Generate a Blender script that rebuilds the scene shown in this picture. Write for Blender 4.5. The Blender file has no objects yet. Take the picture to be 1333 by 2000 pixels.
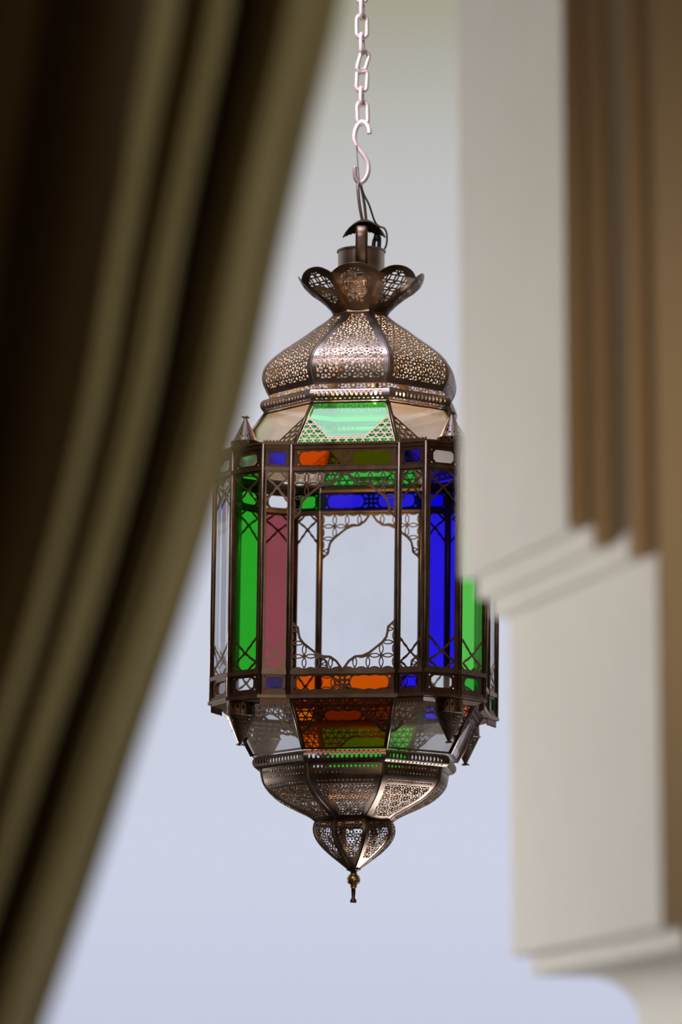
import bpy, math
import numpy as np
from mathutils import Vector

# ------------------------------------------------------------------ camera
F = 8500.0                       # focal length in pixels of a 1333 x 2000 frame
TH = 0.165                       # upward pitch
CT, ST = math.cos(TH), math.sin(TH)
S = 0.0008                       # metres per pixel at the lantern
H = F * CT                       # horizontal distance camera - lantern axis (px)
CAM = Vector((0.0, 0.0, 1.5))
SC = bpy.context.scene
COL = SC.collection
cd = bpy.data.cameras.new('camera')
cam = bpy.data.objects.new('camera', cd)
COL.objects.link(cam)
cam.location = CAM
cam.rotation_euler = (math.pi / 2 + TH, 0, 0)
cd.sensor_fit = 'VERTICAL'
cd.sensor_height = 36.0
cd.lens = F / 2000 * 36.0
cd.clip_start = 0.05
cd.dof.use_dof = True
cd.dof.focus_distance = 6.62
cd.dof.aperture_fstop = 3.6
SC.camera = cam
SC.view_settings.view_transform = 'Standard'
SC.view_settings.look = 'None'
SC.view_settings.gamma = 1.0
SC.view_settings.use_curve_mapping = False
SC.view_settings.exposure = 0.0
SC.cycles.use_denoising = True
SC.cycles.transparent_max_bounces = 48
SC.cycles.max_bounces = 10
SC.cycles.caustics_reflective = False
SC.cycles.caustics_refractive = False


def lin(r, g, b):
    return tuple((c / 255 / 12.92) if c / 255 <= 0.04045 else ((c / 255 + 0.055) / 1.055) ** 2.4 for c in (r, g, b)) + (1.0,)


# ------------------------------------------------------------------ world: hazy sky in front, unlit room behind the camera
W = bpy.data.worlds.new('world')
SC.world = W
W.use_nodes = True
nt = W.node_tree
nt.nodes.clear()
out = nt.nodes.new('ShaderNodeOutputWorld')
bg = nt.nodes.new('ShaderNodeBackground')
tc = nt.nodes.new('ShaderNodeTexCoord')
sep = nt.nodes.new('ShaderNodeSeparateXYZ')
nt.links.new(tc.outputs['Generated'], sep.inputs[0])
asn = nt.nodes.new('ShaderNodeMath'); asn.operation = 'ARCSINE'
nt.links.new(sep.outputs['Z'], asn.inputs[0])
mr = nt.nodes.new('ShaderNodeMapRange')
mr.inputs['From Min'].default_value = 0.04
mr.inputs['From Max'].default_value = 0.30
nt.links.new(asn.outputs[0], mr.inputs['Value'])
cr = nt.nodes.new('ShaderNodeValToRGB')
nt.links.new(mr.outputs[0], cr.inputs[0])
def elev(y): return (TH + math.atan((1000 - y) / F) - 0.04) / 0.26
stops = [(2000, (199, 203, 224)), (1700, (204, 209, 228)), (1100, (204, 208, 222)), (800, (203, 204, 213)), (560, (199, 199, 204)), (350, (192, 192, 192)), (210, (183, 182, 176)), (20, (165, 162, 145))]
e = cr.color_ramp.elements
while len(e) < len(stops): e.new(0.5)
for k, (y, c) in enumerate(stops):
    e[k].position = min(1, max(0, elev(y))); e[k].color = lin(*c)
front = nt.nodes.new('ShaderNodeMapRange')
front.interpolation_type = 'SMOOTHSTEP'
front.inputs['From Min'].default_value = 0.0
front.inputs['From Max'].default_value = 0.5
nt.links.new(sep.outputs['Y'], front.inputs['Value'])
mx = nt.nodes.new('ShaderNodeMix'); mx.data_type = 'RGBA'
mx.inputs['A'].default_value = (0.080, 0.048, 0.022, 1)
hor = nt.nodes.new('ShaderNodeMapRange'); hor.interpolation_type = 'SMOOTHSTEP'
hor.inputs['From Min'].default_value = -0.06; hor.inputs['From Max'].default_value = 0.02
nt.links.new(sep.outputs['Z'], hor.inputs['Value'])
fm = nt.nodes.new('ShaderNodeMath'); fm.operation = 'MULTIPLY'
nt.links.new(front.outputs[0], fm.inputs[0]); nt.links.new(hor.outputs[0], fm.inputs[1])
nt.links.new(fm.outputs[0], mx.inputs['Factor'])
nt.links.new(cr.outputs[0], mx.inputs['B'])
nt.links.new(mx.outputs['Result'], bg.inputs['Color'])
bg.inputs['Strength'].default_value = 1.0
nt.links.new(bg.outputs[0], out.inputs[0])


def area(name, loc, target, size, power, color, sy=None, spread=math.pi):
    l = bpy.data.lights.new(name, 'AREA')
    l.spread = spread
    l.energy = power; l.color = color
    l.shape = 'RECTANGLE'; l.size = size; l.size_y = sy or size
    o = bpy.data.objects.new(name, l); COL.objects.link(o)
    o.location = loc
    o.rotation_euler = (Vector(target) - Vector(loc)).to_track_quat('-Z', 'Y').to_euler()
    return o

LZ = 1.5 + 6.7 * 0.165
# clerestory daylight high behind the camera, falling on chain and dome
area('clerestory_window_light', (-1.2, 2.2, 6.3), (0.03, 6.7, LZ + 0.3), 1.1, 3.2, (0.95, 0.86, 1.0), spread=math.radians(34))
# warm fill light added to bring out the curtain folds, no actual lamp
area('curtain_fill_light', (2.9, 0.9, 2.5), (-0.45, 3.25, 2.0), 0.5, 2.3, (1.0, 0.92, 0.66), spread=math.radians(34))
# second added fill, right and behind the camera, warms the jamb's room side
area('jamb_fill_light', (0.95, -0.2, 2.5), (0.52, 4.0, 2.15), 0.35, 0.36, (1.0, 0.60, 0.30), spread=math.radians(17))
# skylight high above the lantern
area('roof_opening_light', (-0.5, 6.0, 7.5), (0.0, 6.7, LZ), 1.8, 21, (0.74, 0.78, 1.0), spread=math.radians(70))
# slant of daylight that reaches the chain and hook above the lantern
csp = bpy.data.lights.new('chain_sun_beam', 'SPOT')
csp.energy = 1700; csp.color = (1.0, 0.90, 0.97); csp.spot_size = math.radians(8.6); csp.spot_blend = 0.3; csp.shadow_soft_size = 0.04
cso = bpy.data.objects.new('chain_sun_beam', csp); COL.objects.link(cso)
cso.location = (-2.6, 3.4, 5.9)
cso.rotation_euler = (Vector((0.03, 6.7, 3.56)) - cso.location).to_track_quat('-Z', 'Y').to_euler()
# sunlit patch of floor to the right of the lantern
spt = bpy.data.lights.new('floor_sun_beam', 'SPOT')
spt.energy = 480000; spt.color = (0.72, 0.82, 1.0); spt.spot_size = math.radians(12); spt.spot_blend = 0.4; spt.shadow_soft_size = 0.05
spo = bpy.data.objects.new('floor_sun_beam', spt); COL.objects.link(spo)
spo.location = (4.6, 12.5, 7.0)
spo.rotation_euler = (Vector((1.35, 8.3, 0)) - spo.location).to_track_quat('-Z', 'Y').to_euler()
# courtyard daylight from the left of the opening onto the right reveal
area('courtyard_window_light', (-1.9, 8.0, 1.6), (0.22, 4.1, 2.1), 0.9, 24, (0.91, 0.92, 0.93), spread=math.radians(40))


# ------------------------------------------------------------------ projection helpers
def zc(y, depth=0.0):
    q = (1000 - y) / F
    return (H - depth) * (ST + q * CT) / (CT - q * ST)

def axis_x(z):                    # the lantern hangs slightly askew
    return 34.2 + 0.0130 * (z - Z950)
Z950 = zc(950)

def unproj(x, y, D):
    a, b = (x - 666.5) / F, (1000 - y) / F
    return Vector((CAM.x + D * a, CAM.y + D * (CT - b * ST), CAM.z + D * (ST + b * CT)))

def proj(p):
    d = p - CAM
    D = d.y * CT + d.z * ST
    return 666.5 + F * d.x / D, 1000 - F * (d.z * CT - d.y * ST) / D

def world(x, dep, z):
    """lantern pixels (right of the axis, towards the camera, height) -> metres"""
    x = np.asarray(x, float); dep = np.asarray(dep, float); z = np.asarray(z, float)
    x, dep, z = np.broadcast_arrays(x, dep, z)
    return np.stack([(x + axis_x(z)) * S, (H - dep) * S, CAM.z + z * S], -1)


# ------------------------------------------------------------------ materials
def mat(name):
    m = bpy.data.materials.new(name); m.use_nodes = True
    n = m.node_tree; n.nodes.clear()
    o = n.nodes.new('ShaderNodeOutputMaterial')
    return m, n, o

def noise_color(n, c1, c2, scale, detail=4, rough=0.6):
    t = n.nodes.new('ShaderNodeTexCoord')
    x = n.nodes.new('ShaderNodeTexNoise'); x.inputs['Scale'].default_value = scale
    x.inputs['Detail'].default_value = detail; x.inputs['Roughness'].default_value = rough
    n.links.new(t.outputs['Object'], x.inputs['Vector'])
    r = n.nodes.new('ShaderNodeValToRGB')
    r.color_ramp.elements[0].position = 0.3; r.color_ramp.elements[0].color = tuple(c1) + (1,)
    r.color_ramp.elements[1].position = 0.7; r.color_ramp.elements[1].color = tuple(c2) + (1,)
    n.links.new(x.outputs['Fac'], r.inputs[0])
    return r, x

def metal(name, c1, c2, rough=0.4, metallic=1.0, scale=40):
    m, n, o = mat(name)
    p = n.nodes.new('ShaderNodeBsdfPrincipled')
    r, x = noise_color(n, c1, c2, scale)
    n.links.new(r.outputs[0], p.inputs['Base Color'])
    p.inputs['Metallic'].default_value = metallic
    q = n.nodes.new('ShaderNodeMapRange')
    q.inputs['To Min'].default_value = rough - 0.08; q.inputs['To Max'].default_value = rough + 0.12
    n.links.new(x.outputs['Fac'], q.inputs['Value']); n.links.new(q.outputs[0], p.inputs['Roughness'])
    n.links.new(p.outputs[0], o.inputs[0])
    return m

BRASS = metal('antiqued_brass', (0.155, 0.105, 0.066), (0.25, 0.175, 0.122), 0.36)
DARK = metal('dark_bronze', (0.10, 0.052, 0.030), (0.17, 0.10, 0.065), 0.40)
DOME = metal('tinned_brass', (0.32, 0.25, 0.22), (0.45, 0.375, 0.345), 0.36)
GOLD = metal('worn_gold_brass', (0.45, 0.30, 0.12), (0.60, 0.42, 0.20), 0.32)
CHAIN = metal('galvanised_steel', (0.66, 0.54, 0.52), (0.82, 0.70, 0.70), 0.42, metallic=0.35)
STEELW = metal('dull_steel_wire', (0.22, 0.17, 0.14), (0.32, 0.26, 0.23), 0.35)

def plain(name, c, rough=0.5):
    m, n, o = mat(name)
    p = n.nodes.new('ShaderNodeBsdfPrincipled')
    p.inputs['Base Color'].default_value = tuple(c) + (1,); p.inputs['Roughness'].default_value = rough
    n.links.new(p.outputs[0], o.inputs[0]); return m
BLACK = plain('black_rubber', (0.012, 0.010, 0.010), 0.45)

def glass(name, c, haze=0.0, hazecol=(0.8, 0.8, 0.8), gloss=0.06):
    """coloured sheet glass: light passes two faces, so the tint of one face is the square root"""
    m, n, o = mat(name)
    t = n.nodes.new('ShaderNodeBsdfTransparent')
    w, x = noise_color(n, [math.sqrt(v) * 0.97 for v in c], [math.sqrt(v) for v in c], 12, 2)
    n.links.new(w.outputs[0], t.inputs['Color'])
    last = t
    if haze > 0:
        tr = n.nodes.new('ShaderNodeBsdfTranslucent'); tr.inputs['Color'].default_value = tuple(hazecol) + (1,)
        df = n.nodes.new('ShaderNodeBsdfDiffuse'); df.inputs['Color'].default_value = tuple(hazecol) + (1,)
        a = n.nodes.new('ShaderNodeMixShader'); a.inputs[0].default_value = 0.5
        n.links.new(tr.outputs[0], a.inputs[1]); n.links.new(df.outputs[0], a.inputs[2])
        b = n.nodes.new('ShaderNodeMixShader'); b.inputs[0].default_value = haze
        n.links.new(last.outputs[0], b.inputs[1]); n.links.new(a.outputs[0], b.inputs[2])
        last = b
    g = n.nodes.new('ShaderNodeBsdfGlossy'); g.inputs['Roughness'].default_value = 0.08
    lw = n.nodes.new('ShaderNodeLayerWeight'); lw.inputs['Blend'].default_value = 0.18
    mm = n.nodes.new('ShaderNodeMath'); mm.operation = 'MULTIPLY_ADD'
    mm.inputs[1].default_value = 0.35; mm.inputs[2].default_value = gloss * 0.4
    n.links.new(lw.outputs['Fresnel'], mm.inputs[0])
    s = n.nodes.new('ShaderNodeMixShader')
    n.links.new(mm.outputs[0], s.inputs[0]); n.links.new(last.outputs[0], s.inputs[1]); n.links.new(g.outputs[0], s.inputs[2])
    n.links.new(s.outputs[0], o.inputs[0])
    return m

G = {
    'clear': glass('clear_glass', (0.985, 0.99, 1.0), gloss=0.0),
    'green': glass('green_glass', (0.035, 0.62, 0.03)),
    'palegreen': glass('light_green_glass', (0.14, 0.90, 0.09)),
    'blue': glass('cobalt_blue_glass', (0.03, 0.015, 1.0)),
    'orange': glass('orange_glass', (0.98, 0.13, 0.002)),
    'red': glass('rose_red_glass', (0.42, 0.09, 0.10)),
    'brown': glass('amber_brown_glass', (0.18, 0.07, 0.03)),
    'white': glass('milky_clear_glass', (0.96, 0.96, 0.97), 0.10, (0.9, 0.9, 0.92)),
    'skirtgreen': glass('seeded_green_glass', (0.05, 0.75, 0.08), 0.08, (0.50, 0.92, 0.66)),
    'skirtclear': glass('seeded_clear_glass', (0.95, 0.92, 0.90), 0.42, (0.92, 0.86, 0.85)),
    'skirtorange': glass('deep_orange_glass', (0.95, 0.17, 0.004), 0.03, (0.8, 0.3, 0.05)),
}


# ------------------------------------------------------------------ object helpers
def tag(o, label=None, cat=None, group=None, kind=None):
    if label: o['label'] = label
    if cat: o['category'] = cat
    if group: o['group'] = group
    if kind: o['kind'] = kind
    return o

def empty(name, loc):
    o = bpy.data.objects.new(name, None); COL.objects.link(o)
    o.location = loc; o.empty_display_size = 0.05
    return o

ROOTLOC = {}
def mk(name, V, faces, m, parent=None, smooth=False, solid=0.0, label=None, offset=0.0, origin=None):
    V = np.asarray(V, float).reshape(-1, 3)
    base = np.array(ROOTLOC.get(parent.name, (0, 0, 0)) if parent else (origin if origin is not None else (0, 0, 0)), float)
    me = bpy.data.meshes.new(name)
    me.from_pydata((V - base).tolist(), [], faces)
    me.materials.append(m)
    if smooth: me.polygons.foreach_set('use_smooth', [True] * len(me.polygons))
    me.update()
    o = bpy.data.objects.new(name, me); COL.objects.link(o)
    if parent:
        o.parent = parent
        ROOTLOC[o.name] = tuple(base)
    else:
        o.location = tuple(base); ROOTLOC[o.name] = tuple(base)
    if solid:
        s = o.modifiers.new('solid', 'SOLIDIFY'); s.thickness = solid; s.offset = offset
    if label: o['label'] = label
    return o

class MB:
    def __init__(s): s.v = []; s.f = []
    def add(s, v, f):
        b = len(s.v); s.v += [tuple(p) for p in v]; s.f += [tuple(i + b for i in q) for q in f]
    def prism(s, poly, z0, z1):
        """poly: list of (x, dep); closed solid between heights"""
        n = len(poly)
        a = world([p[0] for p in poly], [p[1] for p in poly], z0); b = world([p[0] for p in poly], [p[1] for p in poly], z1)
        s.add(list(a) + list(b), [tuple(range(n)), tuple(range(2 * n - 1, n - 1, -1))] + [(i, i + n, (i + 1) % n + n, (i + 1) % n) for i in range(n)])
    def tube(s, pts, r, n=8, closed=False):
        P = [Vector(p) for p in pts]; N = len(P)
        rr = r if hasattr(r, '__len__') else [r] * N
        rings = []; up = None
        for i in range(N):
            if closed: t = P[(i + 1) % N] - P[i - 1]
            else: t = P[min(i + 1, N - 1)] - P[max(i - 1, 0)]
            t.normalize()
            if up is None:
                up = Vector((0, 0, 1)) if abs(t.z) < 0.9 else Vector((1, 0, 0))
            a = t.cross(up)
            if a.length < 1e-4: a = t.cross(Vector((0.3, 1, 0.2)))
            a.normalize(); b = a.cross(t).normalized(); up = b
            rings.append([P[i] + (a * math.cos(2 * math.pi * k / n) + b * math.sin(2 * math.pi * k / n)) * rr[i] for k in range(n)])
        v = [q for ring in rings for q in ring]; f = []
        for i in range(N if closed else N - 1):
            j = (i + 1) % N
            for k in range(n):
                f.append((i * n + k, i * n + (k + 1) % n, j * n + (k + 1) % n, j * n + k))
        if not closed:
            f.append(tuple(range(n - 1, -1, -1))); f.append(tuple((N - 1) * n + k for k in range(n)))
        s.add(v, f)
    def lathe(s, prof, n=24, cx=0, cd=0, a0=0.0):
        """prof: (radius, z) in lantern px"""
        v = []
        for r, z in prof:
            for k in range(n):
                a = a0 + 2 * math.pi * k / n
                v.append(world(cx + r * math.sin(a), cd + r * math.cos(a), z))
        f = [(i * n + k, i * n + (k + 1) % n, (i + 1) * n + (k + 1) % n, (i + 1) * n + k) for i in range(len(prof) - 1) for k in range(n)]
        f.append(tuple(range(n))); f.append(tuple((len(prof) - 1) * n + k for k in range(n - 1, -1, -1)))
        s.add(v, f)
    def build(s, name, m, parent=None, **k): return mk(name, s.v, s.f, m, parent, **k)


def march(field, nu, nv):
    """marching squares over s,t in [0,1]; returns (s, t) arrays and faces of the metal (field > 0)"""
    s = np.linspace(0, 1, nu + 1); t = np.linspace(0, 1, nv + 1)
    SS, TT = np.meshgrid(s, t)
    Fv = field(SS, TT)
    Fv = np.where(np.abs(Fv) < 1e-3, 1e-3, Fv)
    pos = Fv > 0
    nx = nu + 1; nC = nx * (nv + 1)
    def frac(a, b):
        d = a - b
        return np.clip(np.where(d == 0, 0.5, a / np.where(d == 0, 1, d)), 0.02, 0.98)
    fh = frac(Fv[:, :-1], Fv[:, 1:]); fvv = frac(Fv[:-1, :], Fv[1:, :])
    hs = SS[:, :-1] + fh / nu; ht = TT[:, :-1]
    vs = SS[:-1, :]; vt = TT[:-1, :] + fvv / nv
    allS = np.concatenate([SS.ravel(), hs.ravel(), vs.ravel()]); allT = np.concatenate([TT.ravel(), ht.ravel(), vt.ravel()])
    offH = nC; offV = nC + nu * (nv + 1)
    J, I = np.mgrid[0:nv, 0:nu]
    c = [J * nx + I, J * nx + I + 1, (J + 1) * nx + I + 1, (J + 1) * nx + I]
    ed = [offH + J * nu + I, offV + J * nx + I + 1, offH + (J + 1) * nu + I, offV + J * nx + I]
    code = pos[:-1, :-1] * 1 + pos[:-1, 1:] * 2 + pos[1:, 1:] * 4 + pos[1:, :-1] * 8
    polys = []
    for k in range(1, 16):
        m = code == k
        if not m.any(): continue
        toks = []
        for q in range(4):
            a = (k >> q) & 1; b = (k >> ((q + 1) % 4)) & 1
            if a: toks.append(c[q][m])
            if a != b: toks.append(ed[q][m])
        polys.append(np.stack(toks, -1))
    used = np.zeros(len(allS), bool)
    for p in polys: used[p.ravel()] = True
    remap = np.cumsum(used) - 1
    faces = [tuple(r) for p in polys for r in remap[p].tolist()]
    return allS[used], allT[used], faces


# ------------------------------------------------------------------ perforation patterns (positive = metal), arguments in px
def circles(u, v, g, r, w, ou=0.0, ov=0.0):
    """outlines of overlapping circles on a square grid"""
    a = (u - ou) / g; b = (v - ov) / g
    d = np.full(np.shape(u), 1e9)
    fa = np.floor(a); fb = np.floor(b)
    for i in (0, 1):
        for j in (0, 1):
            rr = np.hypot(a - fa - i, b - fb - j) * g
            d = np.minimum(d, np.abs(rr - r))
    return w - d

def rosette(u, v, g, w):
    """pierced flowers on a triangular grid: six petal holes, six small drops between them, dots at the corners"""
    h = g * math.sqrt(3) / 2
    row = np.floor(v / h)
    bx = np.zeros(np.shape(u)); by = np.zeros(np.shape(u)); bd = np.full(np.shape(u), 1e9)
    for dj in (0, 1):
        rj = row + dj
        off = np.where(np.mod(rj, 2) == 0, 0.0, 0.5) * g
        c0 = np.floor((u - off) / g)
        for di in (0, 1):
            cu = (c0 + di) * g + off; cv = rj * h
            rr = np.hypot(u - cu, v - cv); m = rr < bd
            bx = np.where(m, u - cu, bx); by = np.where(m, v - cv, by); bd = np.where(m, rr, bd)
    ang = np.arctan2(by, bx)
    def fold(o):
        a = np.mod(ang - o, math.pi / 3); a = np.minimum(a, math.pi / 3 - a)
        return bd * np.cos(a), bd * np.sin(a)
    x, y = fold(math.pi / 6)                      # petals point at the cell corners
    petal = (np.hypot((x - 0.235 * g) / (0.150 * g), y / (0.085 * g)) - 1) * 0.085 * g
    x2, y2 = fold(0.0)                            # drops point at the cell sides
    drop = (np.hypot((x2 - 0.40 * g) / (0.062 * g), y2 / (0.115 * g)) - 1) * 0.062 * g
    dot = np.hypot(x - 0.56 * g, y) - 0.088 * g
    return np.minimum(np.minimum(petal, drop), dot) - w

def ovals(u, v, pu, cv, ru, rv, ou=0.0):
    """row of oval holes: negative inside"""
    x = (np.mod(u - ou, pu) - pu / 2) / ru; y = (v - cv) / rv
    return (np.hypot(x, y) - 1) * min(ru, rv)

def seg(u, v, x0, y0, x1, y1):
    dx, dy = x1 - x0, y1 - y0
    t = np.clip(((u - x0) * dx + (v - y0) * dy) / (dx * dx + dy * dy), 0, 1)
    return np.hypot(u - x0 - t * dx, v - y0 - t * dy)

def frame(u, v, w, h, b):
    return b - np.minimum(np.minimum(u, w - u), np.minimum(v, h - v))


# ------------------------------------------------------------------ LANTERN
PHI = math.radians(-6.1)
def rad(alpha_deg, r):
    a = math.radians(alpha_deg) + PHI
    return (r * math.sin(a), r * math.cos(a))
def th(q, t, h):
    """turret coordinates: t outward along the diagonal of quadrant q, h sideways"""
    a = math.radians(45 + 90 * q) + PHI
    return (t * math.sin(a) + h * math.cos(a), t * math.cos(a) - h * math.sin(a))

DF = 250.0
ZT = zc(866, DF); ZB = zc(1358, DF)
lantern = empty('lantern', world(0, 0, zc(1763)).tolist())
ROOTLOC[lantern.name] = tuple(lantern.location)
tag(lantern, 'large pierced brass lantern with coloured glass panes hanging from a chain', 'lantern')

TH_SHEET = 1.6 * S
def sheet(name, field, nu, nv, mapf, m=BRASS, smooth=False, parent=lantern, label=None, solid=TH_SHEET):
    s, t, f = march(field, nu, nv)
    x, d, z = mapf(s, t)
    return mk(name, world(x, d, z), f, m, parent, smooth=smooth, solid=solid, label=label)

def flat(P, Q, z0, z1, push=0.0):
    nx, ny = (Q[1] - P[1]), -(Q[0] - P[0]); L = math.hypot(nx, ny); nx /= L; ny /= L
    # outward = away from the axis
    if nx * (P[0] + Q[0]) + ny * (P[1] + Q[1]) < 0: nx, ny = -nx, -ny
    def f(s, t):
        return P[0] + (Q[0] - P[0]) * s + nx * push, P[1] + (Q[1] - P[1]) * s + ny * push, z0 + (z1 - z0) * t
    return f

def pane(P, Q, z0, z1, m, label, name='glass_pane', P2=None, Q2=None, push=-3.5, thick=2.5, parent=lantern):
    """slab of glass between plan points; P2,Q2 give a different bottom edge (sloping pane)"""
    P2 = P2 or P; Q2 = Q2 or Q
    cx, cy = (P[0] + Q[0]) / 2, (P[1] + Q[1]) / 2; L = math.hypot(cx, cy); nx, ny = cx / L, cy / L
    def c(p, o): return (p[0] + nx * o, p[1] + ny * o)
    pts = []
    for o in (push, push - thick):
        for p, z in ((P, z0), (Q, z0), (Q2, z1), (P2, z1)):
            a = c(p, o); pts.append(world(a[0], a[1], z))
    fs = [(0, 1, 2, 3), (7, 6, 5, 4), (0, 4, 5, 1), (1, 5, 6, 2), (2, 6, 7, 3), (3, 7, 4, 0)]
    return mk(name, pts, fs, m, parent, label=label)

def zdown(px): return ZT - px            # px below the top rim, vertical
HB = ZT - ZB                              # body height in px (~ 500)
T1, T2 = 9, 45                            # upper tile band
B1, B2 = HB - 42, HB - 8                  # lower tile band
L1, L2 = 50, HB - 48                      # lattice panel

# cusped bracket outline, depth below panel top against distance from the side
ARCH = [(0, 98), (7, 90), (15, 82), (16, 72), (18, 62), (25, 52), (36, 42), (46, 33), (58, 27), (70, 26), (80, 18), (89, 4)]
def arch_depth(x, sx):
    xs = np.array([a[0] for a in ARCH]) * sx; ys = np.array([a[1] for a in ARCH], float)
    return np.interp(x, xs, ys)
def arch_line(u, v, w, sx):
    x = np.minimum(u, w - u); d = np.full(np.shape(u), 1e9)
    for (x0, y0), (x1, y1) in zip(ARCH[:-1], ARCH[1:]):
        d = np.minimum(d, seg(x, v, x0 * sx, y0, x1 * sx, y1))
    return d

def wide_field(w, h):
    sx = (w / 2) / 91.0
    def f(s, t):
        u = s * w; v = t * h
        vv = np.minimum(v, h - v); x = np.minimum(u, w - u)
        inside = arch_depth(x, sx) - vv
        pat = np.minimum(circles(x, vv, 25.0, 16.1, 1.1, 17.0, 15.0), inside)
        m = np.maximum(pat, 2.2 - arch_line(u, vv, w, sx))
        return np.maximum(m, np.maximum(6.5 - x, 4.0 - vv))
    return f

def narrow_field(w, h, top=62, fr=7.0, arched=False):
    def f(s, t):
        u = s * w; v = t * h
        vv = np.minimum(v, h - v); x = np.abs(u - w / 2); a = w / 2
        k = top * 0.52                                     # crossing height
        wav = 0.9 * np.cos(vv * 0.55)
        d = seg(x, vv, 0, k, a, top + 6)                   # legs below the crossing
        d = np.minimum(d, seg(x, vv, 0, k, a * 0.70, k * 0.48))
        d = np.minimum(d, seg(x, vv, a * 0.70, k * 0.48, 0, -3))
        cr = np.abs(np.hypot(x - a * 0.86, vv - 1) - 8.0)   # quarter circles in the corners
        m = np.maximum(2.0 + wav * 0.5 - d, 1.3 - cr)
        if arched:
            m = np.maximum(m, np.minimum(3.2 - np.abs(np.hypot(x, vv - k * 1.9) - a * 0.55), k * 1.9 - vv))
        m = np.where(vv > top + 14, -5, m)
        return np.maximum(m, np.maximum(fr - np.minimum(u, w - u), 4.5 - vv))
    return f

def capsule_field(w, h):
    def f(s, t):
        u = s * w; v = t * h
        x = np.minimum(u, w - u)
        cxp = w * 0.25; hl = w * 0.175; hr = h * 0.37
        dx = np.maximum(np.abs(x - cxp) - (hl - hr), 0)
        cap = np.hypot(dx, v - h / 2) - hr                  # < 0 inside the capsule
        cap = cap + 0.9 * np.cos((x - cxp) * 0.30)
        mid = np.where(np.abs(u - w / 2) < w * 0.068, circles(u - w / 2, v - h / 2, 9.0, 5.6, 1.15), 3.0)
        mid = np.maximum(mid, 3.2 - np.minimum(v, h - v))
        cor = np.hypot((x - cxp * 0.26) / 1.0, np.minimum(v, h - v) - 6.5) - 2.6
        cor2 = np.hypot(x - (cxp + hl + 3.0), np.minimum(v, h - v) - 7) - 3.0
        return np.minimum(np.minimum(cap, mid), np.minimum(cor, cor2))
    return f

def quatre_field(w, h):
    def f(s, t):
        u = s * w - w / 2; v = t * h - h / 2
        au, av = np.abs(u), np.abs(v)
        a, b = w * 0.29, h * 0.33
        d1 = np.maximum(au - a * 0.75, av - b)               # body
        d2 = np.maximum(au - a, av - b * 0.62)
        d3 = np.hypot(au - a * 0.62, av - b * 0.45) - b * 0.55
        hole = np.minimum(np.minimum(d1, d2), d3)
        cor = np.hypot(au - w * 0.335, av - h * 0.345) - 1.9
        return np.minimum(hole, cor)
    return f

def bandpanel(P, Q, za, zb, field, label=None, name='tile_frame', cell=1.7):
    w = math.hypot(Q[0] - P[0], Q[1] - P[1]); h = za - zb
    sheet(name, field(w, h), max(8, int(w / cell)), max(8, int(h / cell)), flat(P, Q, za, zb), DARK, label=label)

def latpanel(P, Q, za, zb, field, name='lattice_panel', cell=1.7, **k):
    w = math.hypot(Q[0] - P[0], Q[1] - P[1]); h = za - zb
    sheet(name, field(w, h, **k), max(8, int(w / cell)), int(h / cell), flat(P, Q, za, zb), BRASS)

# glass colours.  quadrant q=0 faces the camera, then clockwise seen from above: 1 right, 2 rear, 3 left
Wt = {0: 'orange', 1: 'white', 2: 'blue', 3: 'white'}
Wb = {0: 'orange', 1: 'white', 2: 'brown', 3: 'white'}
NAMES = {'clear': 'clear', 'green': 'green', 'palegreen': 'light green', 'blue': 'cobalt blue', 'orange': 'orange', 'red': 'rose red', 'brown': 'brown', 'white': 'milky white'}
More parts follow.
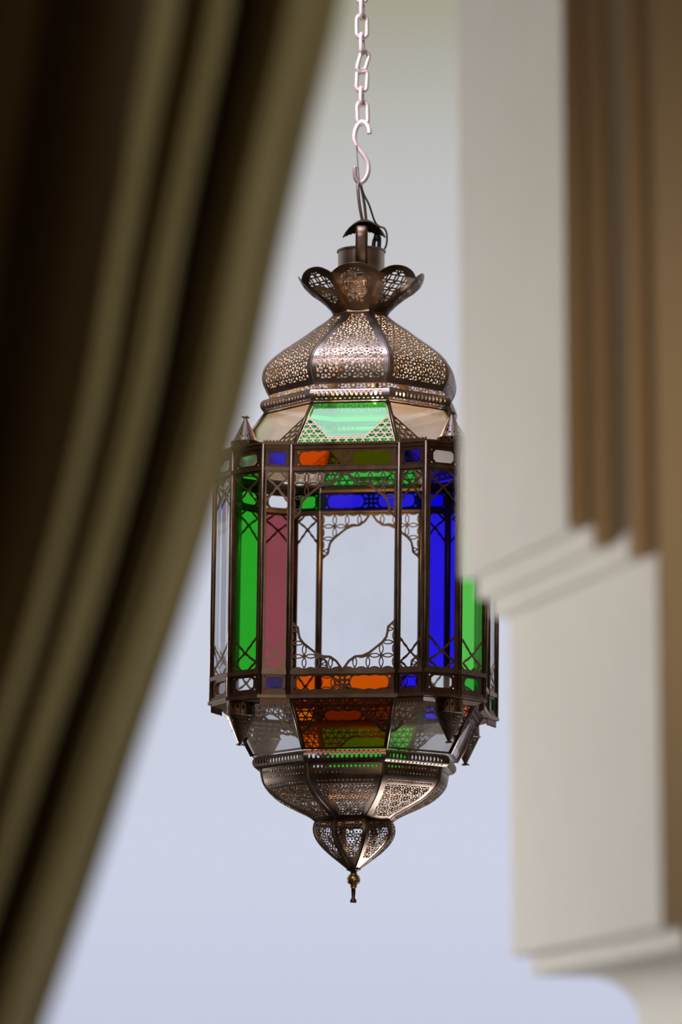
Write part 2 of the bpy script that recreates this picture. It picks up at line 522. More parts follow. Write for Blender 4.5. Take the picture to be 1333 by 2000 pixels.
# turrets: q -> list of 4 faces (n, b, b, n): (pane, upper tile, lower tile)
TUR = {
    0: [('clear', 'blue', 'blue'), ('blue', 'white', 'white'), ('palegreen', 'green', 'green'), ('clear', 'white', 'white')],
    1: [('clear', 'green', 'green'), ('clear', 'white', 'white'), ('clear', 'clear', 'orange'), ('clear', 'blue', 'blue')],
    2: [('clear', 'green', 'clear'), ('red', 'clear', 'white'), ('clear', 'clear', 'white'), ('clear', 'white', 'white')],
    3: [('clear', 'white', 'white'), ('clear', 'white', 'brown'), ('green', 'white', 'white'), ('clear', 'blue', 'blue')],
}
R0 = 268.0
outline = []
for q in range(4):
    A = rad(90 * q - 22.5, R0); B = rad(90 * q + 22.5, R0)
    outline += [A, B]
    bandpanel(A, B, zdown(T1), zdown(T2), capsule_field)
    bandpanel(A, B, zdown(B1), zdown(B2), capsule_field)
    latpanel(A, B, zdown(L1), zdown(L2), wide_field)
    pane(A, B, zdown(T1), zdown(T2), G[Wt[q]], NAMES[Wt[q]] + ' glass strip')
    pane(A, B, zdown(B1), zdown(B2), G[Wb[q]], NAMES[Wb[q]] + ' glass strip')
    pane(A, B, zdown(L1), zdown(L2), G['clear'], 'wide clear glass pane')
    C = rad(90 * (q + 1) - 22.5, R0)
    P = th(q, 294, -75); Q = th(q, 309, 0); P2 = th(q, 294, 75)
    outline += [P, Q, P2]
    for (a, b), spec, nar in zip(((B, P), (P, Q), (Q, P2), (P2, C)), TUR[q], (True, False, False, True)):
        g, t1, t2 = spec
        bandpanel(a, b, zdown(T1), zdown(T2), quatre_field)
        bandpanel(a, b, zdown(B1), zdown(B2), quatre_field)
        if g in ('blue', 'green', 'red'):
            latpanel(a, b, zdown(L1), zdown(L2), narrow_field, top=68, fr=11.0)
        else:
            latpanel(a, b, zdown(L1), zdown(L2), narrow_field, top=62)
        pane(a, b, zdown(T1), zdown(T2), G[t1], NAMES[t1] + ' glass tile')
        pane(a, b, zdown(B1), zdown(B2), G[t2], NAMES[t2] + ' glass tile')
        pane(a, b, zdown(L1), zdown(L2), G[g], 'tall %s glass pane' % NAMES[g])
    # toothed valance above and below the short outer sides
    for (a, b) in ((B, P), (P2, C)):
        w = math.hypot(a[0] - b[0], a[1] - b[1])
        def teeth(s, t, w=w):
            return (0.62 + 0.38 * np.abs(2 * np.mod(s * w / 6.5, 1) - 1) - t) * 14
        sheet('toothed_edging', teeth, 60, 12, flat(a, b, ZB - 5, ZB - 19, 0.5), DARK)
        sheet('toothed_edging', teeth, 60, 10, flat(a, b, ZT, ZT + 10, -5), BRASS)
    # horizontal plates closing the turret
    for z0, z1 in ((ZT - 3, ZT), (ZB - 6, ZB - 3)):
        mb = MB(); mb.prism([B, P, Q, P2, C], z0, z1); mb.build('turret_plate', DARK, lantern)
    for i, pt in enumerate((B, P, Q, P2, C)):
        mb = MB()
        r = 5.2 if i in (0, 4) else 4.4
        mb.prism([(pt[0] * 1.004 + r * math.sin(k * math.pi / 4), pt[1] * 1.004 + r * math.cos(k * math.pi / 4)) for k in range(8)], ZB, ZT)
        mb.build('corner_post', BRASS, lantern, smooth=True)

def ring(name, pts, k0, k1, z0, z1, m):
    n = len(pts); v = []
    for k, z in ((k0, z0), (k1, z0), (k1, z1), (k0, z1)):
        v += [tuple(world(p[0] * k, p[1] * k, z)) for p in pts]
    f = []
    for a in range(4):
        b = (a + 1) % 4
        for i in range(n):
            j = (i + 1) % n
            f.append((a * n + i, a * n + j, b * n + j, b * n + i))
    return mk(name, v, f, m, lantern)
ring('rim_moulding', outline, 0.985, 1.022, ZT - 1, ZT + 3, BRASS)
ring('rim_moulding', outline, 0.985, 1.012, ZT - T1, ZT - 1, DARK)
ring('rim_moulding', outline, 0.99, 1.018, zdown(L1) - 1, zdown(T2) + 1, BRASS)
ring('rim_moulding', outline, 0.99, 1.018, zdown(B1) - 1, zdown(L2) + 1, BRASS)
ring('rim_moulding', outline, 0.975, 1.026, ZB - 4, ZB + 2, BRASS)
ring('rim_moulding', outline, 0.985, 1.012, ZB + 2, zdown(B2), DARK)

# ---- sloping glass skirts
def skirt(ztop, rtop, zbot, rbot, cols, flip):
    """flip: lattice along the top edge (lower skirt) instead of the bottom edge"""
    for k in range(8):
        a, b = rad(45 * k - 22.5, rtop), rad(45 * k + 22.5, rtop)
        c, d = rad(45 * k - 22.5, rbot), rad(45 * k + 22.5, rbot)
        pane(a, b, ztop, zbot, G[cols[k][0]], cols[k][1], P2=c, Q2=d, name='skirt_pane')
        w0 = 2 * rtop * math.sin(math.pi / 8); w1 = 2 * rbot * math.sin(math.pi / 8)
        hh = math.hypot(ztop - zbot, (rtop - rbot) * math.cos(math.pi / 8))
        def fld(s, t):
            tt = 1 - t if flip else t
            wt = w0 + (w1 - w0) * t
            x = np.abs(s - 0.5) * wt; v = tt * hh                     # v grows to the latticed edge
            side = wt / 2 - x
            wl = max(w0, w1) / 2
            if flip:
                low = hh - 22 - np.clip(x - wl * 0.30, 0, 99) * 0.95 - 2.5 * np.abs(np.sin(x * 0.16))
            else:
                low = hh - 18 - np.clip(x - wl * 0.36, 0, 99) * 1.35
            g = 16.0
            d1 = np.abs(np.mod(x + v * 0.62, g) - g / 2); d2 = np.abs(np.mod(x - v * 0.62, g) - g / 2); d3 = np.abs(np.mod(v - hh, 12.9) - 6.45)
            pat = 1.3 - np.minimum(np.minimum(g / 2 - d1, g / 2 - d2), 6.45 - d3)
            pat = np.minimum(pat, v - low)
            line = 2.0 - np.abs(v - low) * 0.8
            m = np.maximum(pat, line)
            m = np.where(v < low - 4, -3, m)
            return np.maximum(np.maximum(m, 5.5 - side), np.maximum(3.5 - t * hh, 3.5 - (1 - t) * hh))
        def mp(s, t, a=a, b=b, c=c, d=d):
            x0 = a[0] + (b[0] - a[0]) * s; y0 = a[1] + (b[1] - a[1]) * s
            x1 = c[0] + (d[0] - c[0]) * s; y1 = c[1] + (d[1] - c[1]) * s
            return x0 + (x1 - x0) * t, y0 + (y1 - y0) * t, ztop + (zbot - ztop) * t
        sheet('skirt_frame', fld, int(max(w0, w1) / 1.5), int(hh / 1.5), mp, BRASS if not flip else DARK)
        mb = MB(); mb.tube([world(a[0], a[1], ztop), world(c[0], c[1], zbot)], 3.6 * S)
        mb.build('skirt_rib', BRASS, lantern, smooth=True)

gr = ('skirtgreen', 'green glass skirt pane'); cl = ('skirtclear', 'pale clear glass skirt pane')
orr = ('skirtorange', 'orange glass skirt pane'); gn = ('green', 'green glass skirt pane'); cw = ('white', 'clear glass skirt pane')
ZS = zc(784, 175)
skirt(ZS, 190, ZT + 2, 258, {0: gr, 1: cl, 2: gr, 3: cl, 4: gr, 5: cl, 6: gr, 7: cl}, False)
ZS2 = zc(1462, 190)
skirt(ZB - 3, 258, ZS2, 207, {0: orr, 1: cw, 2: cw, 3: cw, 4: gn, 5: cw, 6: cw, 7: cw}, True)

# ---- octagonal pierced tubes
def octube(name, R, zmid, r, m):
    k0, k1 = R * math.cos(math.pi / 8), 0
    n8 = 8
    Lf = 2 * R * math.sin(math.pi / 8)
    V = []; Fc = []
    def fld(s, t):
        u = (np.mod(s * n8, 1) - 0.5) * Lf
        v = (t - 0.5) * r * math.pi * 1.5
        edge = Lf / 2 - np.abs(u)
        o = np.minimum(ovals(u, v, 8.6, 0, 2.6, 5.0), np.minimum(ovals(u, v, 8.6, 10.5, 2.2, 1.9, 4.3), ovals(u, v, 8.6, -10.5, 2.2, 1.9, 4.3)))
        return np.maximum(o, 9 - edge)
    def mp(s, t):
        k = np.floor(np.clip(s * n8, 0, n8 - 1e-6)); f = s * n8 - k
        a0 = np.radians(45 * k - 22.5) + PHI; a1 = a0 + math.pi / 4
        ang = (t - 0.5) * 1.5 * math.pi                     # opening faces the axis
        Ro = R + r * np.cos(ang) / math.cos(math.pi / 8)
        return (Ro * (np.sin(a0) * (1 - f) + np.sin(a1) * f), Ro * (np.cos(a0) * (1 - f) + np.cos(a1) * f), zmid - r * np.sin(ang))
    return sheet(name, fld, 8 * int(Lf / 1.5), 34, mp, m, smooth=False)
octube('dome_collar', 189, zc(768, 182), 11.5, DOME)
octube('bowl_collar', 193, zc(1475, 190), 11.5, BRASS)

# ---- pierced octagonal shells
def shell(name, prof, field, m, kz=0.28, bulge=4.0, cell=1.3, nface=8):
    """prof: (image y, radius) ; field(u, v, hw, vtot)"""
    R = np.array([p[1] for p in prof], float); Z = np.array([zc(p[0], kz * p[1]) for p in prof])
    # smooth resample (Catmull-Rom)
    n = len(R); tt = np.linspace(0, n - 1, 12 * n)
    def cr_(a):
        o = []
        for x in tt:
            i = min(int(x), n - 2); f = x - i
            p0, p1, p2, p3 = a[max(i - 1, 0)], a[i], a[i + 1], a[min(i + 2, n - 1)]
            o.append(0.5 * (2 * p1 + (p2 - p0) * f + (2 * p0 - 5 * p1 + 4 * p2 - p3) * f * f + (3 * p1 - p0 - 3 * p2 + p3) * f ** 3))
        return np.array(o)
    R = cr_(R); Z = cr_(Z)
    L = np.concatenate([[0], np.cumsum(np.hypot(np.diff(R), np.diff(Z)))]); LT = L[-1]
    wmax = 2 * R.max() * math.sin(math.pi / 8)
    nu = int(wmax / cell); nv = int(LT / cell)
    verts = []; faces = []
    def fld(s, t):
        r = np.interp(t * LT, L, R); hw = r * math.sin(math.pi / 8)
        return field((s - 0.5) * 2 * hw, t * LT, hw, LT)
    s, t, f = march(fld, nu, nv)
    r = np.interp(t * LT, L, R); z = np.interp(t * LT, L, Z)
    off = 0
    for k in range(nface):
        a0 = math.radians(45 * k - 22.5) + PHI; a1 = a0 + math.pi / 4
        x = r * (math.sin(a0) * (1 - s) + math.sin(a1) * s); d = r * (math.cos(a0) * (1 - s) + math.cos(a1) * s)
        b = bulge * (1 - (2 * s - 1) ** 2) * np.minimum(1, r / 80)
        am = (a0 + a1) / 2
        verts.append(world(x + b * math.sin(am), d + b * math.cos(am), z))
        faces += [tuple(i + off for i in q) for q in f]; off += len(s)
    o = mk(name, np.concatenate(verts), faces, m, lantern, smooth=True, solid=TH_SHEET)
    # solder seams along the ridges
    mb = MB()
    for k in range(8):
        a0 = math.radians(45 * k - 22.5) + PHI
        mb.tube([world((rr + 0.5) * math.sin(a0), (rr + 0.5) * math.cos(a0), zz) for rr, zz in zip(R[::6].tolist() + [R[-1]], Z[::6].tolist() + [Z[-1]])], 2.0 * S, 6)
    mb.build(name.split('_')[0] + '_seams', m, lantern, smooth=True)
    return o

def dome_field(u, v, hw, LT):
    p = rosette(u, v - LT * 0.62, 31.0, -0.25)
    brd = np.maximum(9.5 - (hw - np.abs(u)), np.maximum(8 - v, 13 - (LT - v)))
    return np.maximum(p, brd)
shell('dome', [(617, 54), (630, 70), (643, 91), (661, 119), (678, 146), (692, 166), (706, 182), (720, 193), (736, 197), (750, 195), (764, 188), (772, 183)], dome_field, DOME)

def bowl_field(u, v, hw, LT):
    rows = np.minimum(ovals(u, v, 8, 16, 2.1, 2.5), ovals(u, v, 8, 27, 1.5, 1.3, 4))
    rows = np.minimum(rows, ovals(u, v, 8, 44, 2.6, 1.7))
    low = rosette(u, v - LT * 0.66, 25.0, 0.2)
    low = np.maximum(low, np.maximum(52 - v, 10 - (LT - v)))
    m = np.where(v < 50, rows, low)
    return np.maximum(m, 11 - (hw - np.abs(u)))
shell('bowl', [(1494, 193), (1502, 189), (1520, 186), (1532, 181), (1546, 169), (1562, 149), (1578, 119), (1592, 90), (1603, 75)], bowl_field, BRASS, bulge=6)

def bulb_field(u, v, hw, LT):
    low = rosette(u, v - LT * 0.42, 25.0, 0.25)
    return np.maximum(low, np.maximum(np.maximum(12 - v, 34 - (LT - v)), 7 - (hw - np.abs(u))))
shell('lower_bulb', [(1600, 73), (1608, 79), (1622, 81), (1637, 76), (1652, 65), (1668, 48), (1682, 30), (1697, 11)], bulb_field, BRASS, bulge=3)

# ---- drop finial
mb = MB()
Zf = lambda y: zc(y)
mb.lathe([(9, Zf(1696)), (15, Zf(1699)), (6, Zf(1703)), (7, Zf(1708))], 8)
f_ = mb.build('drop_finial', DARK, lantern, smooth=False)
mb = MB(); mb.lathe([(5, Zf(1706)), (10, Zf(1710)), (13.5, Zf(1717)), (12, Zf(1724)), (6, Zf(1729)), (7, Zf(1732)), (4.5, Zf(1735))], 20)
mb.build('finial_ball', GOLD, f_, smooth=True, label='worn gold ball')
mb = MB(); mb.lathe([(4.5, Zf(1733)), (4, Zf(1745)), (3.4, Zf(1754)), (6.2, Zf(1758)), (6.2, Zf(1763))], 16)
mb.build('finial_stem', DARK, f_, smooth=True)

# ---- crown of petals
CP_Y = [617, 606, 594, 580, 568, 556, 546, 539]; CP_A = [49, 56, 67, 83, 100, 112, 118, 121]
CZ = np.array([zc(y, 0) for y in CP_Y]); CA = np.array(CP_A, float)
CL = np.concatenate([[0], np.cumsum(np.hypot(np.diff(CA), np.diff(CZ)))]); CLT = CL[-1]
for k in range(8):
    am = math.radians(45 * k) + PHI
    def hwf(t): return np.interp(t * CLT, CL, CA) * math.tan(math.pi / 8)
    def fld(s, t):
        hw = hwf(t); u = (s - 0.5) * 2 * hw; v = t * CLT
        top = CLT * (1 - 0.17 * np.abs(2 * s - 1) ** 2.2)
        body = top - v
        hole = np.minimum(np.minimum(top - 10 - v, v - 17), np.minimum(hw * 0.80 - 2, 36 - 0.02 * (v - 62) ** 2) - np.abs(u))   # >0 inside pierced field
        pat = circles(u, v, 19.0, 13.2, 1.25, 9.5, 6.0)
        m = np.where(hole > 0, np.maximum(pat, 1.0 - hole), 3.0)
        return np.minimum(m, body)
    def mp(s, t, am=am):
        a = np.interp(t * CLT, CL, CA); z = np.interp(t * CLT, CL, CZ)
        u = (s - 0.5) * 2 * a * math.tan(math.pi / 8)
        a = a + 3 * (1 - (2 * s - 1) ** 2)
        return a * math.sin(am) + u * math.cos(am), a * math.cos(am) - u * math.sin(am), z
    sheet('crown_petal', fld, 68, 74, mp, BRASS, smooth=True)
mb = MB()
mb.lathe([(54, zc(611)), (56, zc(615)), (57, zc(619)), (50, zc(619)), (50, zc(611))], 8, a0=math.pi / 8 + PHI)
mb.prism([rad(22.5 + 45 * i, 54) for i in range(8)], zc(621), zc(618))
mb.build('crown_base', BRASS, lantern)
V = []; Fc = []
mb = MB(); n = 48
prof = [(46, zc(600)), (46, zc(494)), (48.5, zc(493)), (48.5, zc(490)), (44.5, zc(490)), (44.5, zc(600))]
mb.lathe(prof, n); mb.f = mb.f[:-2]
mb.build('neck_cylinder', DOME, lantern, smooth=False)

# ---- carrying bail: flat strap over the neck
mb = MB()
pth = []
for i in range(25):
    a = math.pi * i / 24
    pth.append((52 * math.cos(a), zc(475) + 38 * math.sin(a)))
pth = [(50, zc(545)), (50, zc(500))] + pth + [(-50, zc(500)), (-50, zc(545))]
for sx in (0,):
    v = []
    for d, z in pth:
        for x in (-11.5, -7, 7, 11.5):
            v.append(world(x, d + (2.0 if abs(x) < 8 else 0) * (1 if d > 0 else -1), z))
    f = [(i * 4 + j, i * 4 + j + 1, i * 4 + 4 + j + 1, i * 4 + 4 + j) for i in range(len(pth) - 1) for j in range(3)]
    mb.add(v, f)
mb.build('strap_handle', BRASS, lantern, smooth=True, solid=2.5 * S)

# ---- curved leaf cap with a serrated edge
def leaf(s, t):
    x = (s - 0.5) * 2
    half = 0.5 * (1 - np.abs(x) ** 2.4) ** 0.8
    return (half - np.abs(t - 0.5)) * 60 + 0.9 * np.cos(s * 70)
def leafmap(s, t):
    x = (s - 0.5) * 84; d = (t - 0.5) * 62
    z = zc(434) - 34 * np.abs((s - 0.5) * 2) ** 2.0 - 0.012 * (d ** 2)
    return x + 5 + 0 * d, d + 12, z + 0.10 * d
sheet('leaf_cap', leaf, 60, 46, leafmap, DARK, smooth=True)

# ---- suspension wires and the flex
def curve_pts(ctrl, sub=8):
    P = [Vector(c) for c in ctrl]; o = []
    for i in range(len(P) - 1):
        p0, p1, p2, p3 = P[max(i - 1, 0)], P[i], P[i + 1], P[min(i + 2, len(P) - 1)]
        for j in range(sub):
            f = j / sub
            o.append(0.5 * (2 * p1 + (p2 - p0) * f + (2 * p0 - 5 * p1 + 4 * p2 - p3) * f * f + (3 * p1 - p0 - 3 * p2 + p3) * f ** 3))
    o.append(P[-1]); return o
def at(x, y, dep=0.0):
    """point at image x, y, dep px nearer than the lantern axis plane"""
    z = zc(y, dep); k = (H - dep) / H
    return Vector(((x - 666.5) * k * S, (H - dep) * S, CAM.z + z * S))

for c, r, m in (([at(701, 352, 2), at(700, 368, 6), at(703, 400, 9), at(710, 437, 10)], 3.1, STEELW),
                ([at(704, 356, -2), at(708, 372, 0), at(713, 400, -3), at(717, 438, -6)], 2.9, STEELW)):
    mb = MB(); mb.tube(curve_pts(c), r * S); mb.build('hanging_wire', m, lantern, smooth=True)
mb = MB()
mb.tube(curve_pts([at(697, 283, 6), at(699, 310, 6), at(703, 356, 4)]), 1.1 * S, 6)
mb.build('hanging_wire', STEELW, lantern, smooth=True, label='thin grey wire')
mb = MB()
mb.tube(curve_pts([at(706, 362, 3), at(712, 380, 4), at(722, 400, 6), at(733, 432, 2), at(742, 442, 0), at(752, 446, 4), at(757, 458, 8), at(756, 478, 8), at(748, 496, 4), at(742, 520, 0)]), 1.9 * S)
mb.build('electric_flex', BLACK, lantern, smooth=True, label='thin black electric flex')
mb = MB()
mb.tube(curve_pts([at(731, 500, 10), at(731, 478, 12), at(734, 466, 12), at(741, 463, 12), at(742, 474, 12), at(740, 500, 10)]), 4.0 * S)
mb.tube([at(737, 456, 12), at(737, 470, 12)], [5 * S, 7.5 * S])
mb.build('flex_knot', BLACK, lantern, smooth=True, label='black knotted flex above the neck')

# ---- turret finials, above and below
def cone(q, up):
    cx, cd = th(q, 281, 0)
    sg = 1 if up else -1
    z0 = (ZT + 2) if up else (ZB - 5)
    hb, hc, rb, rc = (14, 46, 26, 23.5) if up else (26, 52, 25.5, 27)
    def fldb(s, t):
        return np.minimum(ovals(s * 40, t * hb, 40 / 14, hb * 0.36, 0.95, 0.95 * 2.2), 3 - 0 * s) if up else ovals(s * 160, t * hb, 10, hb * 0.42, 1.7, 4.2)
    def fldb_up(s, t):
        return np.minimum(ovals(s * 160, t * hb, 11.4, hb * 0.35, 2.2, 1.9), ovals(s * 160, t * hb, 11.4, hb * 0.68, 2.2, 1.9, 5.7))
    def mpb(s, t):
        a = s * 2 * math.pi; r = rb + 1.5 * t
        return cx + r * np.sin(a), cd + r * np.cos(a), z0 + sg * t * hb
    base = sheet('turret_finial', fldb_up if up else fldb, 100, 14, mpb, DARK, smooth=True)
    zz = z0 + sg * hb
    def fldc(s, t):
        r = rc * (1 - 0.93 * t)
        u = (np.mod(s * 6, 1) - 0.5) * 2 * math.pi * r / 6; v = t * hc
        d1 = np.hypot(u / 2.3, (v - hc * 0.28) / 2.7) - 1; d2 = np.hypot((np.abs(u) - 5.6) / 1.7, (v - hc * 0.18) / 2.0) - 1
        d3 = np.hypot(u / 1.5, (v - hc * 0.47) / 2.0) - 1
        return np.minimum(np.minimum(d1, d2), d3)
    def mpc(s, t):
        a = s * 2 * math.pi; r = rc * (1 - 0.93 * t)
        return cx + r * np.sin(a), cd + r * np.cos(a), zz + sg * t * hc
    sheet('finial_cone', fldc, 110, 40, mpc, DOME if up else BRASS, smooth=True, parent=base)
    mb = MB()
    mb.lathe([(rc + 2.5, zz - sg * 1.5), (rc + 3, zz), (rc - 1, zz + sg * 1.5)], 28, cx, cd); mb.f = mb.f[:-2]
    mb.build('finial_ring', BRASS, base, smooth=True)
    mb = MB()
    tipz = zz + sg * hc
    mb.lathe([(2.0, tipz - sg * 4), (1.8, tipz + sg * 3), (2.6, tipz + sg * 4)], 8, cx, cd)
    for k in range(4):                                  # little four-leaf tip
        a = k * math.pi / 2 + 0.5
        mb.tube([world(cx, cd, tipz + sg * 2), world(cx + 5 * math.sin(a), cd + 5 * math.cos(a), tipz + sg * 1.5), world(cx + 9 * math.sin(a), cd + 9 * math.cos(a), tipz + sg * 3.5)], [1.6 * S, 2.0 * S, 0.8 * S], 6)
    mb.build('finial_tip', BRASS, base, smooth=False)
for q in range(4):
    cone(q, True); cone(q, False)

# ---- lamp inside the dome
GL, gn_, go = mat('glowing_bulb_glass')
em = gn_.nodes.new('ShaderNodeEmission'); em.inputs['Color'].default_value = (1.0, 0.80, 0.45, 1); em.inputs['Strength'].default_value = 22
gn_.links.new(em.outputs[0], go.inputs[0])
bx_, bd_ = 30, 20
mb = MB(); zb = zc(776, bd_)
mb.lathe([(3, zb + 14), (6.5, zb + 9), (8, zb + 2), (6, zb - 5), (2.5, zb - 11), (0.6, zb - 14)], 16, bx_, bd_)
bulb = mb.build('light_bulb', GL, lantern, smooth=True, label='small glowing bulb')
mb = MB(); mb.lathe([(7, zb + 14), (7.5, zb + 42), (4, zb + 46)], 16, bx_, bd_); mb.build('bulb_socket', BLACK, lantern, smooth=False)
mb = MB(); mb.tube([world(bx_, bd_, zb + 44), world(bx_ * 0.5, bd_ * 0.5, zb + 100), world(2, 0, zb + 190), world(10, 0, zb + 270)], 2.2 * S); mb.build('inner_flex', BLACK, lantern, smooth=True)
pl = bpy.data.lights.new('bulb_light', 'POINT'); pl.energy = 2.3; pl.color = (1.0, 0.62, 0.28); pl.shadow_soft_size = 0.008
po = bpy.data.objects.new('bulb_light', pl); COL.objects.link(po); po.location = world(bx_, bd_ , zb + 0).tolist()
po.parent = lantern; po.location = Vector(world(bx_ - 14, bd_ + 6, zb + 6).tolist()) - lantern.location

# ------------------------------------------------------------------ S-hook and chain
def stadium(cx, cy, half_l, half_w, ang, yaw, dep=0.0, n=14):
    """link centre line: long axis vertical, rotated by ang in the picture plane and turned about the vertical by yaw"""
    pts = []
    L = half_l - half_w
    for i in range(n):
        a = math.pi * i / (n - 1); pts.append((half_w * math.cos(a), L + half_w * math.sin(a)))
    for i in range(n):
        a = math.pi + math.pi * i / (n - 1); pts.append((half_w * math.cos(a), -L + half_w * math.sin(a)))
    c = at(cx, cy, dep); o = []
    for x, z in pts:
        xr = x * math.cos(ang) - z * math.sin(ang); zr = x * math.sin(ang) + z * math.cos(ang)
        o.append(c + Vector((xr * math.cos(yaw), xr * math.sin(yaw), zr)) * S)
    return o
hook_pts = [at(723, 261, 10), at(722, 252, 9), at(717, 243, 6), at(709, 238, 2), at(701, 243, 0), at(695, 255, 0), at(693, 270, 0), at(697, 284, 0), at(705, 295, 0), at(714, 307, 0), at(720, 320, 0), at(720, 336, 0), at(714, 350, 0), at(705, 357, 0), at(697, 351, 3), at(694, 340, 6), at(694, 325, 9)]
mb = MB()
cp = curve_pts(hook_pts, 6)
mb.tube(cp, 4.9 * S, 10)
b0 = at(720, 356)
hook = mb.build('s_hook', CHAIN, None, smooth=True, origin=tuple(at(705, 361)))
tag(hook, 'pale steel S-shaped hook between the chain and the lantern wires', 'hook')
ch = empty('chain', at(708, 245)); ROOTLOC[ch.name] = tuple(ch.location)
tag(ch, 'pale steel link chain holding up the lantern', 'chain')
links = [(709, 221, 23, 10.2, 0.03, 0.10), (707, 189, 18, 8.5, 0.0, 1.40), (708, 157, 23, 10.5, -0.05, 0.25), (710, 121, 23, 9.5, -0.30, 0.55), (708, 86, 20, 9, 0.05, 1.35), (708, 52, 23.5, 10.5, 0.0, 0.20),
         (708, 17, 20, 9, 0.0, 1.40), (707, -17, 23, 10, 0.05, 0.2), (708, -51, 20, 9, 0.0, 1.35), (707, -86, 23, 10, 0.0, 0.3), (707, -120, 20, 9, 0.0, 1.4)]
for (cx, cy, hl, hw, an, yw) in links:
    mb = MB(); mb.tube(stadium(cx, cy, hl, hw, an, yw, 0), 4.3 * S, 8, closed=True)
    mb.build('chain_link', CHAIN, ch, smooth=True)

# ------------------------------------------------------------------ CURTAIN
def fabric():
    m, n, o = mat('olive_curtain_cloth')
    p = n.nodes.new('ShaderNodeBsdfPrincipled')
    r, x = noise_color(n, (0.20, 0.165, 0.085), (0.25, 0.21, 0.12), 6, 5)
    n.links.new(r.outputs[0], p.inputs['Base Color'])
    p.inputs['Roughness'].default_value = 0.85
    p.inputs['Sheen Weight'].default_value = 0.15
    n.links.new(p.outputs[0], o.inputs[0])
    return m
CLOTH = fabric()
EY = [-200, 0, 250, 500, 750, 920, 1080, 1250, 1450, 1680, 1870, 2000, 2200]
EX = [690, 662, 602, 543, 490, 445, 397, 342, 272, 196, 130, 84, 20]
# fold profile: offset from the leading edge (px) -> towards the camera (m)
FS = [-4, 8, 30, 56, 90, 122, 148, 172, 194, 228, 254, 274, 292, 312, 338, 366, 384, 404, 450, 520, 560, 600, 640, 700, 800, 1000]
FD = [-.028, -.026, -.022, -.006, .010, .006, -.012, -.028, -.016, .004, .008, -.001, -.010, -.002, .014, .012, -.004, -.030, -.07, -.095, -.085, -.072, -.09, -.11, -.10, -.11]
def smoothi(x, xs, ys):
    xs = np.array(xs, float); ys = np.array(ys, float)
    m = np.gradient(ys, xs)
    i = np.clip(np.searchsorted(xs, x) - 1, 0, len(xs) - 2)
    h = xs[i + 1] - xs[i]; t = (x - xs[i]) / h
    return (2 * t**3 - 3 * t**2 + 1) * ys[i] + (t**3 - 2 * t**2 + t) * h * m[i] + (-2 * t**3 + 3 * t**2) * ys[i + 1] + (t**3 - t**2) * h * m[i + 1]
for _k in range(1, 19):            # the folds carry on beyond the left of the frame
    FS.append(1000 + 85 * _k); FD.append(-.07 if _k % 2 else -.105)
ss = np.linspace(-4, 2500, 620); yy = np.linspace(-200, 2200, 130)
v = []
DC = 3.2
for y in yy:
    ex = float(smoothi(np.array([y]), EY, EX)[0])
    stretch = float(np.interp(y, [-200, 0, 400, 720, 1320, 2200], [1.0, 1.0, 0.94, 0.90, 0.83, 0.80]))
    for s_ in ss:
        d = 1.75 * float(smoothi(np.array([s_]), FS, FD)[0])
        d += 0.004 * math.sin(s_ * 0.09 + y * 0.0016) + 0.002 * math.sin(s_ * 0.21 - y * 0.003)
        v.append(tuple(unproj(ex - s_ * stretch, y, DC - d)))
n = len(ss); f = [(i * n + j, i * n + j + 1, (i + 1) * n + j + 1, (i + 1) * n + j) for i in range(len(yy) - 1) for j in range(n - 1)]
cur = mk('curtain', v, f, CLOTH, None, smooth=True, solid=0.002, origin=tuple(unproj(200, 2200, DC)))
tag(cur, 'olive brown curtain gathered in long folds at the left of the opening', 'curtain')

# ------------------------------------------------------------------ stepped arch jamb at the right
def plaster():
    m, n, o = mat('cream_plaster')
    p = n.nodes.new('ShaderNodeBsdfPrincipled')
    r, x = noise_color(n, (0.62, 0.56, 0.47), (0.70, 0.64, 0.55), 3, 6)
    n.links.new(r.outputs[0], p.inputs['Base Color'])
    p.inputs['Roughness'].default_value = 0.9
    b = n.nodes.new('ShaderNodeBump'); b.inputs['Strength'].default_value = 0.15; b.inputs['Distance'].default_value = 0.002
    x2 = n.nodes.new('ShaderNodeTexNoise'); x2.inputs['Scale'].default_value = 90
    n.links.new(x2.outputs['Fac'], b.inputs['Height']); n.links.new(b.outputs[0], p.inputs['Normal'])
    n.links.new(p.outputs[0], o.inputs[0])
    return m
PL = plaster()
rv = Vector((-0.279, 0.960, 0)); wv = Vector((0.960, 0.279, 0))
DFAR = 4.35
F0 = unproj(899, 1130, DFAR)
def on_far(x, y):
    """(w, z) of the far arris plane seen at image x, y"""
    a, b = (x - 666.5) / F, (1000 - y) / F
    d = Vector((a, CT - b * ST, ST + b * CT))
    t = (F0 - CAM).dot(rv) / d.dot(rv)
    p = CAM + d * t
    return (p - F0).dot(wv), p.z
def near_len(w, z, xt):
    lo, hi = 0.0, 1.5
    for _ in range(50):
        mid = (lo + hi) / 2
        p = F0 + wv * w - rv * mid; p.z = z
        if proj(p)[0] < xt: lo = mid
        else: hi = mid
    return lo
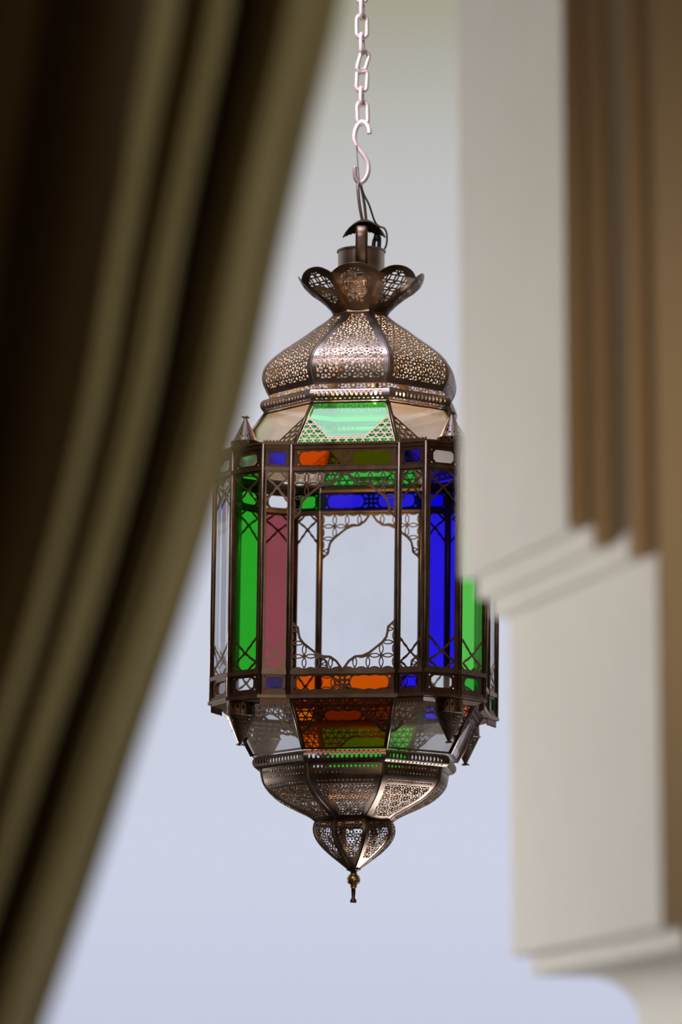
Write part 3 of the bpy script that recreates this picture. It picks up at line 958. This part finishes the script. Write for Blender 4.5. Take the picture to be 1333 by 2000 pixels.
def extrude(name, poly, L, bev=0.0028):
    n = len(poly); v = []
    for k in (0, L):
        for w, z in poly:
            p = F0 + wv * w - rv * k; v.append((p.x, p.y, z))
    f = [tuple(range(n)), tuple(range(2 * n - 1, n - 1, -1))] + [(i, (i + 1) % n, (i + 1) % n + n, i + n) for i in range(n)]
    o = mk(name, v, f, PL)
    import bmesh
    bm = bmesh.new(); bm.from_mesh(o.data); bmesh.ops.recalc_face_normals(bm, faces=bm.faces); bm.to_mesh(o.data); bm.free()
    m = o.modifiers.new('bevel', 'BEVEL'); m.width = bev; m.segments = 3; m.limit_method = 'ANGLE'; m.angle_limit = 0.6
    tag(o, kind='structure')
    return o
ZTOP = 3.6
corners = [on_far(899, 1132), on_far(932, 1172), on_far(961, 1207), on_far(994, 1242)]
nearx = [(1110, 1032), (1161, 1064), (1232, 1092), (1285, 1115)]
for k in range(3):
    w0, z0 = corners[k]; w1 = corners[k + 1][0]
    L = near_len(w0, z0, nearx[k][0])
    extrude('trim_%d' % (k + 1), [(w0, z0), (w1 + 0.0005, z0), (w1 + 0.0005, ZTOP), (w0, ZTOP)], L)
w3, z3 = corners[3]
L3 = near_len(w3, z3, 1287)
n1 = on_far(1000, 1869); n2 = on_far(1037, 1871); n3 = on_far(1039, 1906); n4 = on_far(1150, 1908)
poly = [(w3, ZTOP), (w3, n1[1]), (n2[0], n1[1]), (n2[0], n3[1]), (n4[0], n3[1])]
e1 = on_far(1250, 2010)
rx, rz = e1[0] - n4[0], n3[1] - e1[1]
for i in range(1, 15):
    a = math.pi / 2 * i / 14
    poly.append((n4[0] + rx * math.sin(a), n3[1] - rz * (1 - math.cos(a))))
poly += [(e1[0], e1[1] - 0.6), (e1[0] + 0.9, e1[1] - 0.6), (e1[0] + 0.9, ZTOP)]
extrude('wall_right', poly, L3)
print('wall depth', L3, 'corners', corners)

# ------------------------------------------------------------------ courtyard floor below (outside the frame, reflected in the brass)
fl = mk('floor', [(-14, -8, -0.1), (14, -8, -0.1), (14, 30, -0.1), (-14, 30, -0.1), (-14, -8, 0), (14, -8, 0), (14, 30, 0), (-14, 30, 0)],
        [(3, 2, 1, 0), (4, 5, 6, 7), (0, 1, 5, 4), (1, 2, 6, 5), (2, 3, 7, 6), (3, 0, 4, 7)], plain('stone_floor', (0.09, 0.075, 0.065), 0.7))
tag(fl, kind='structure')
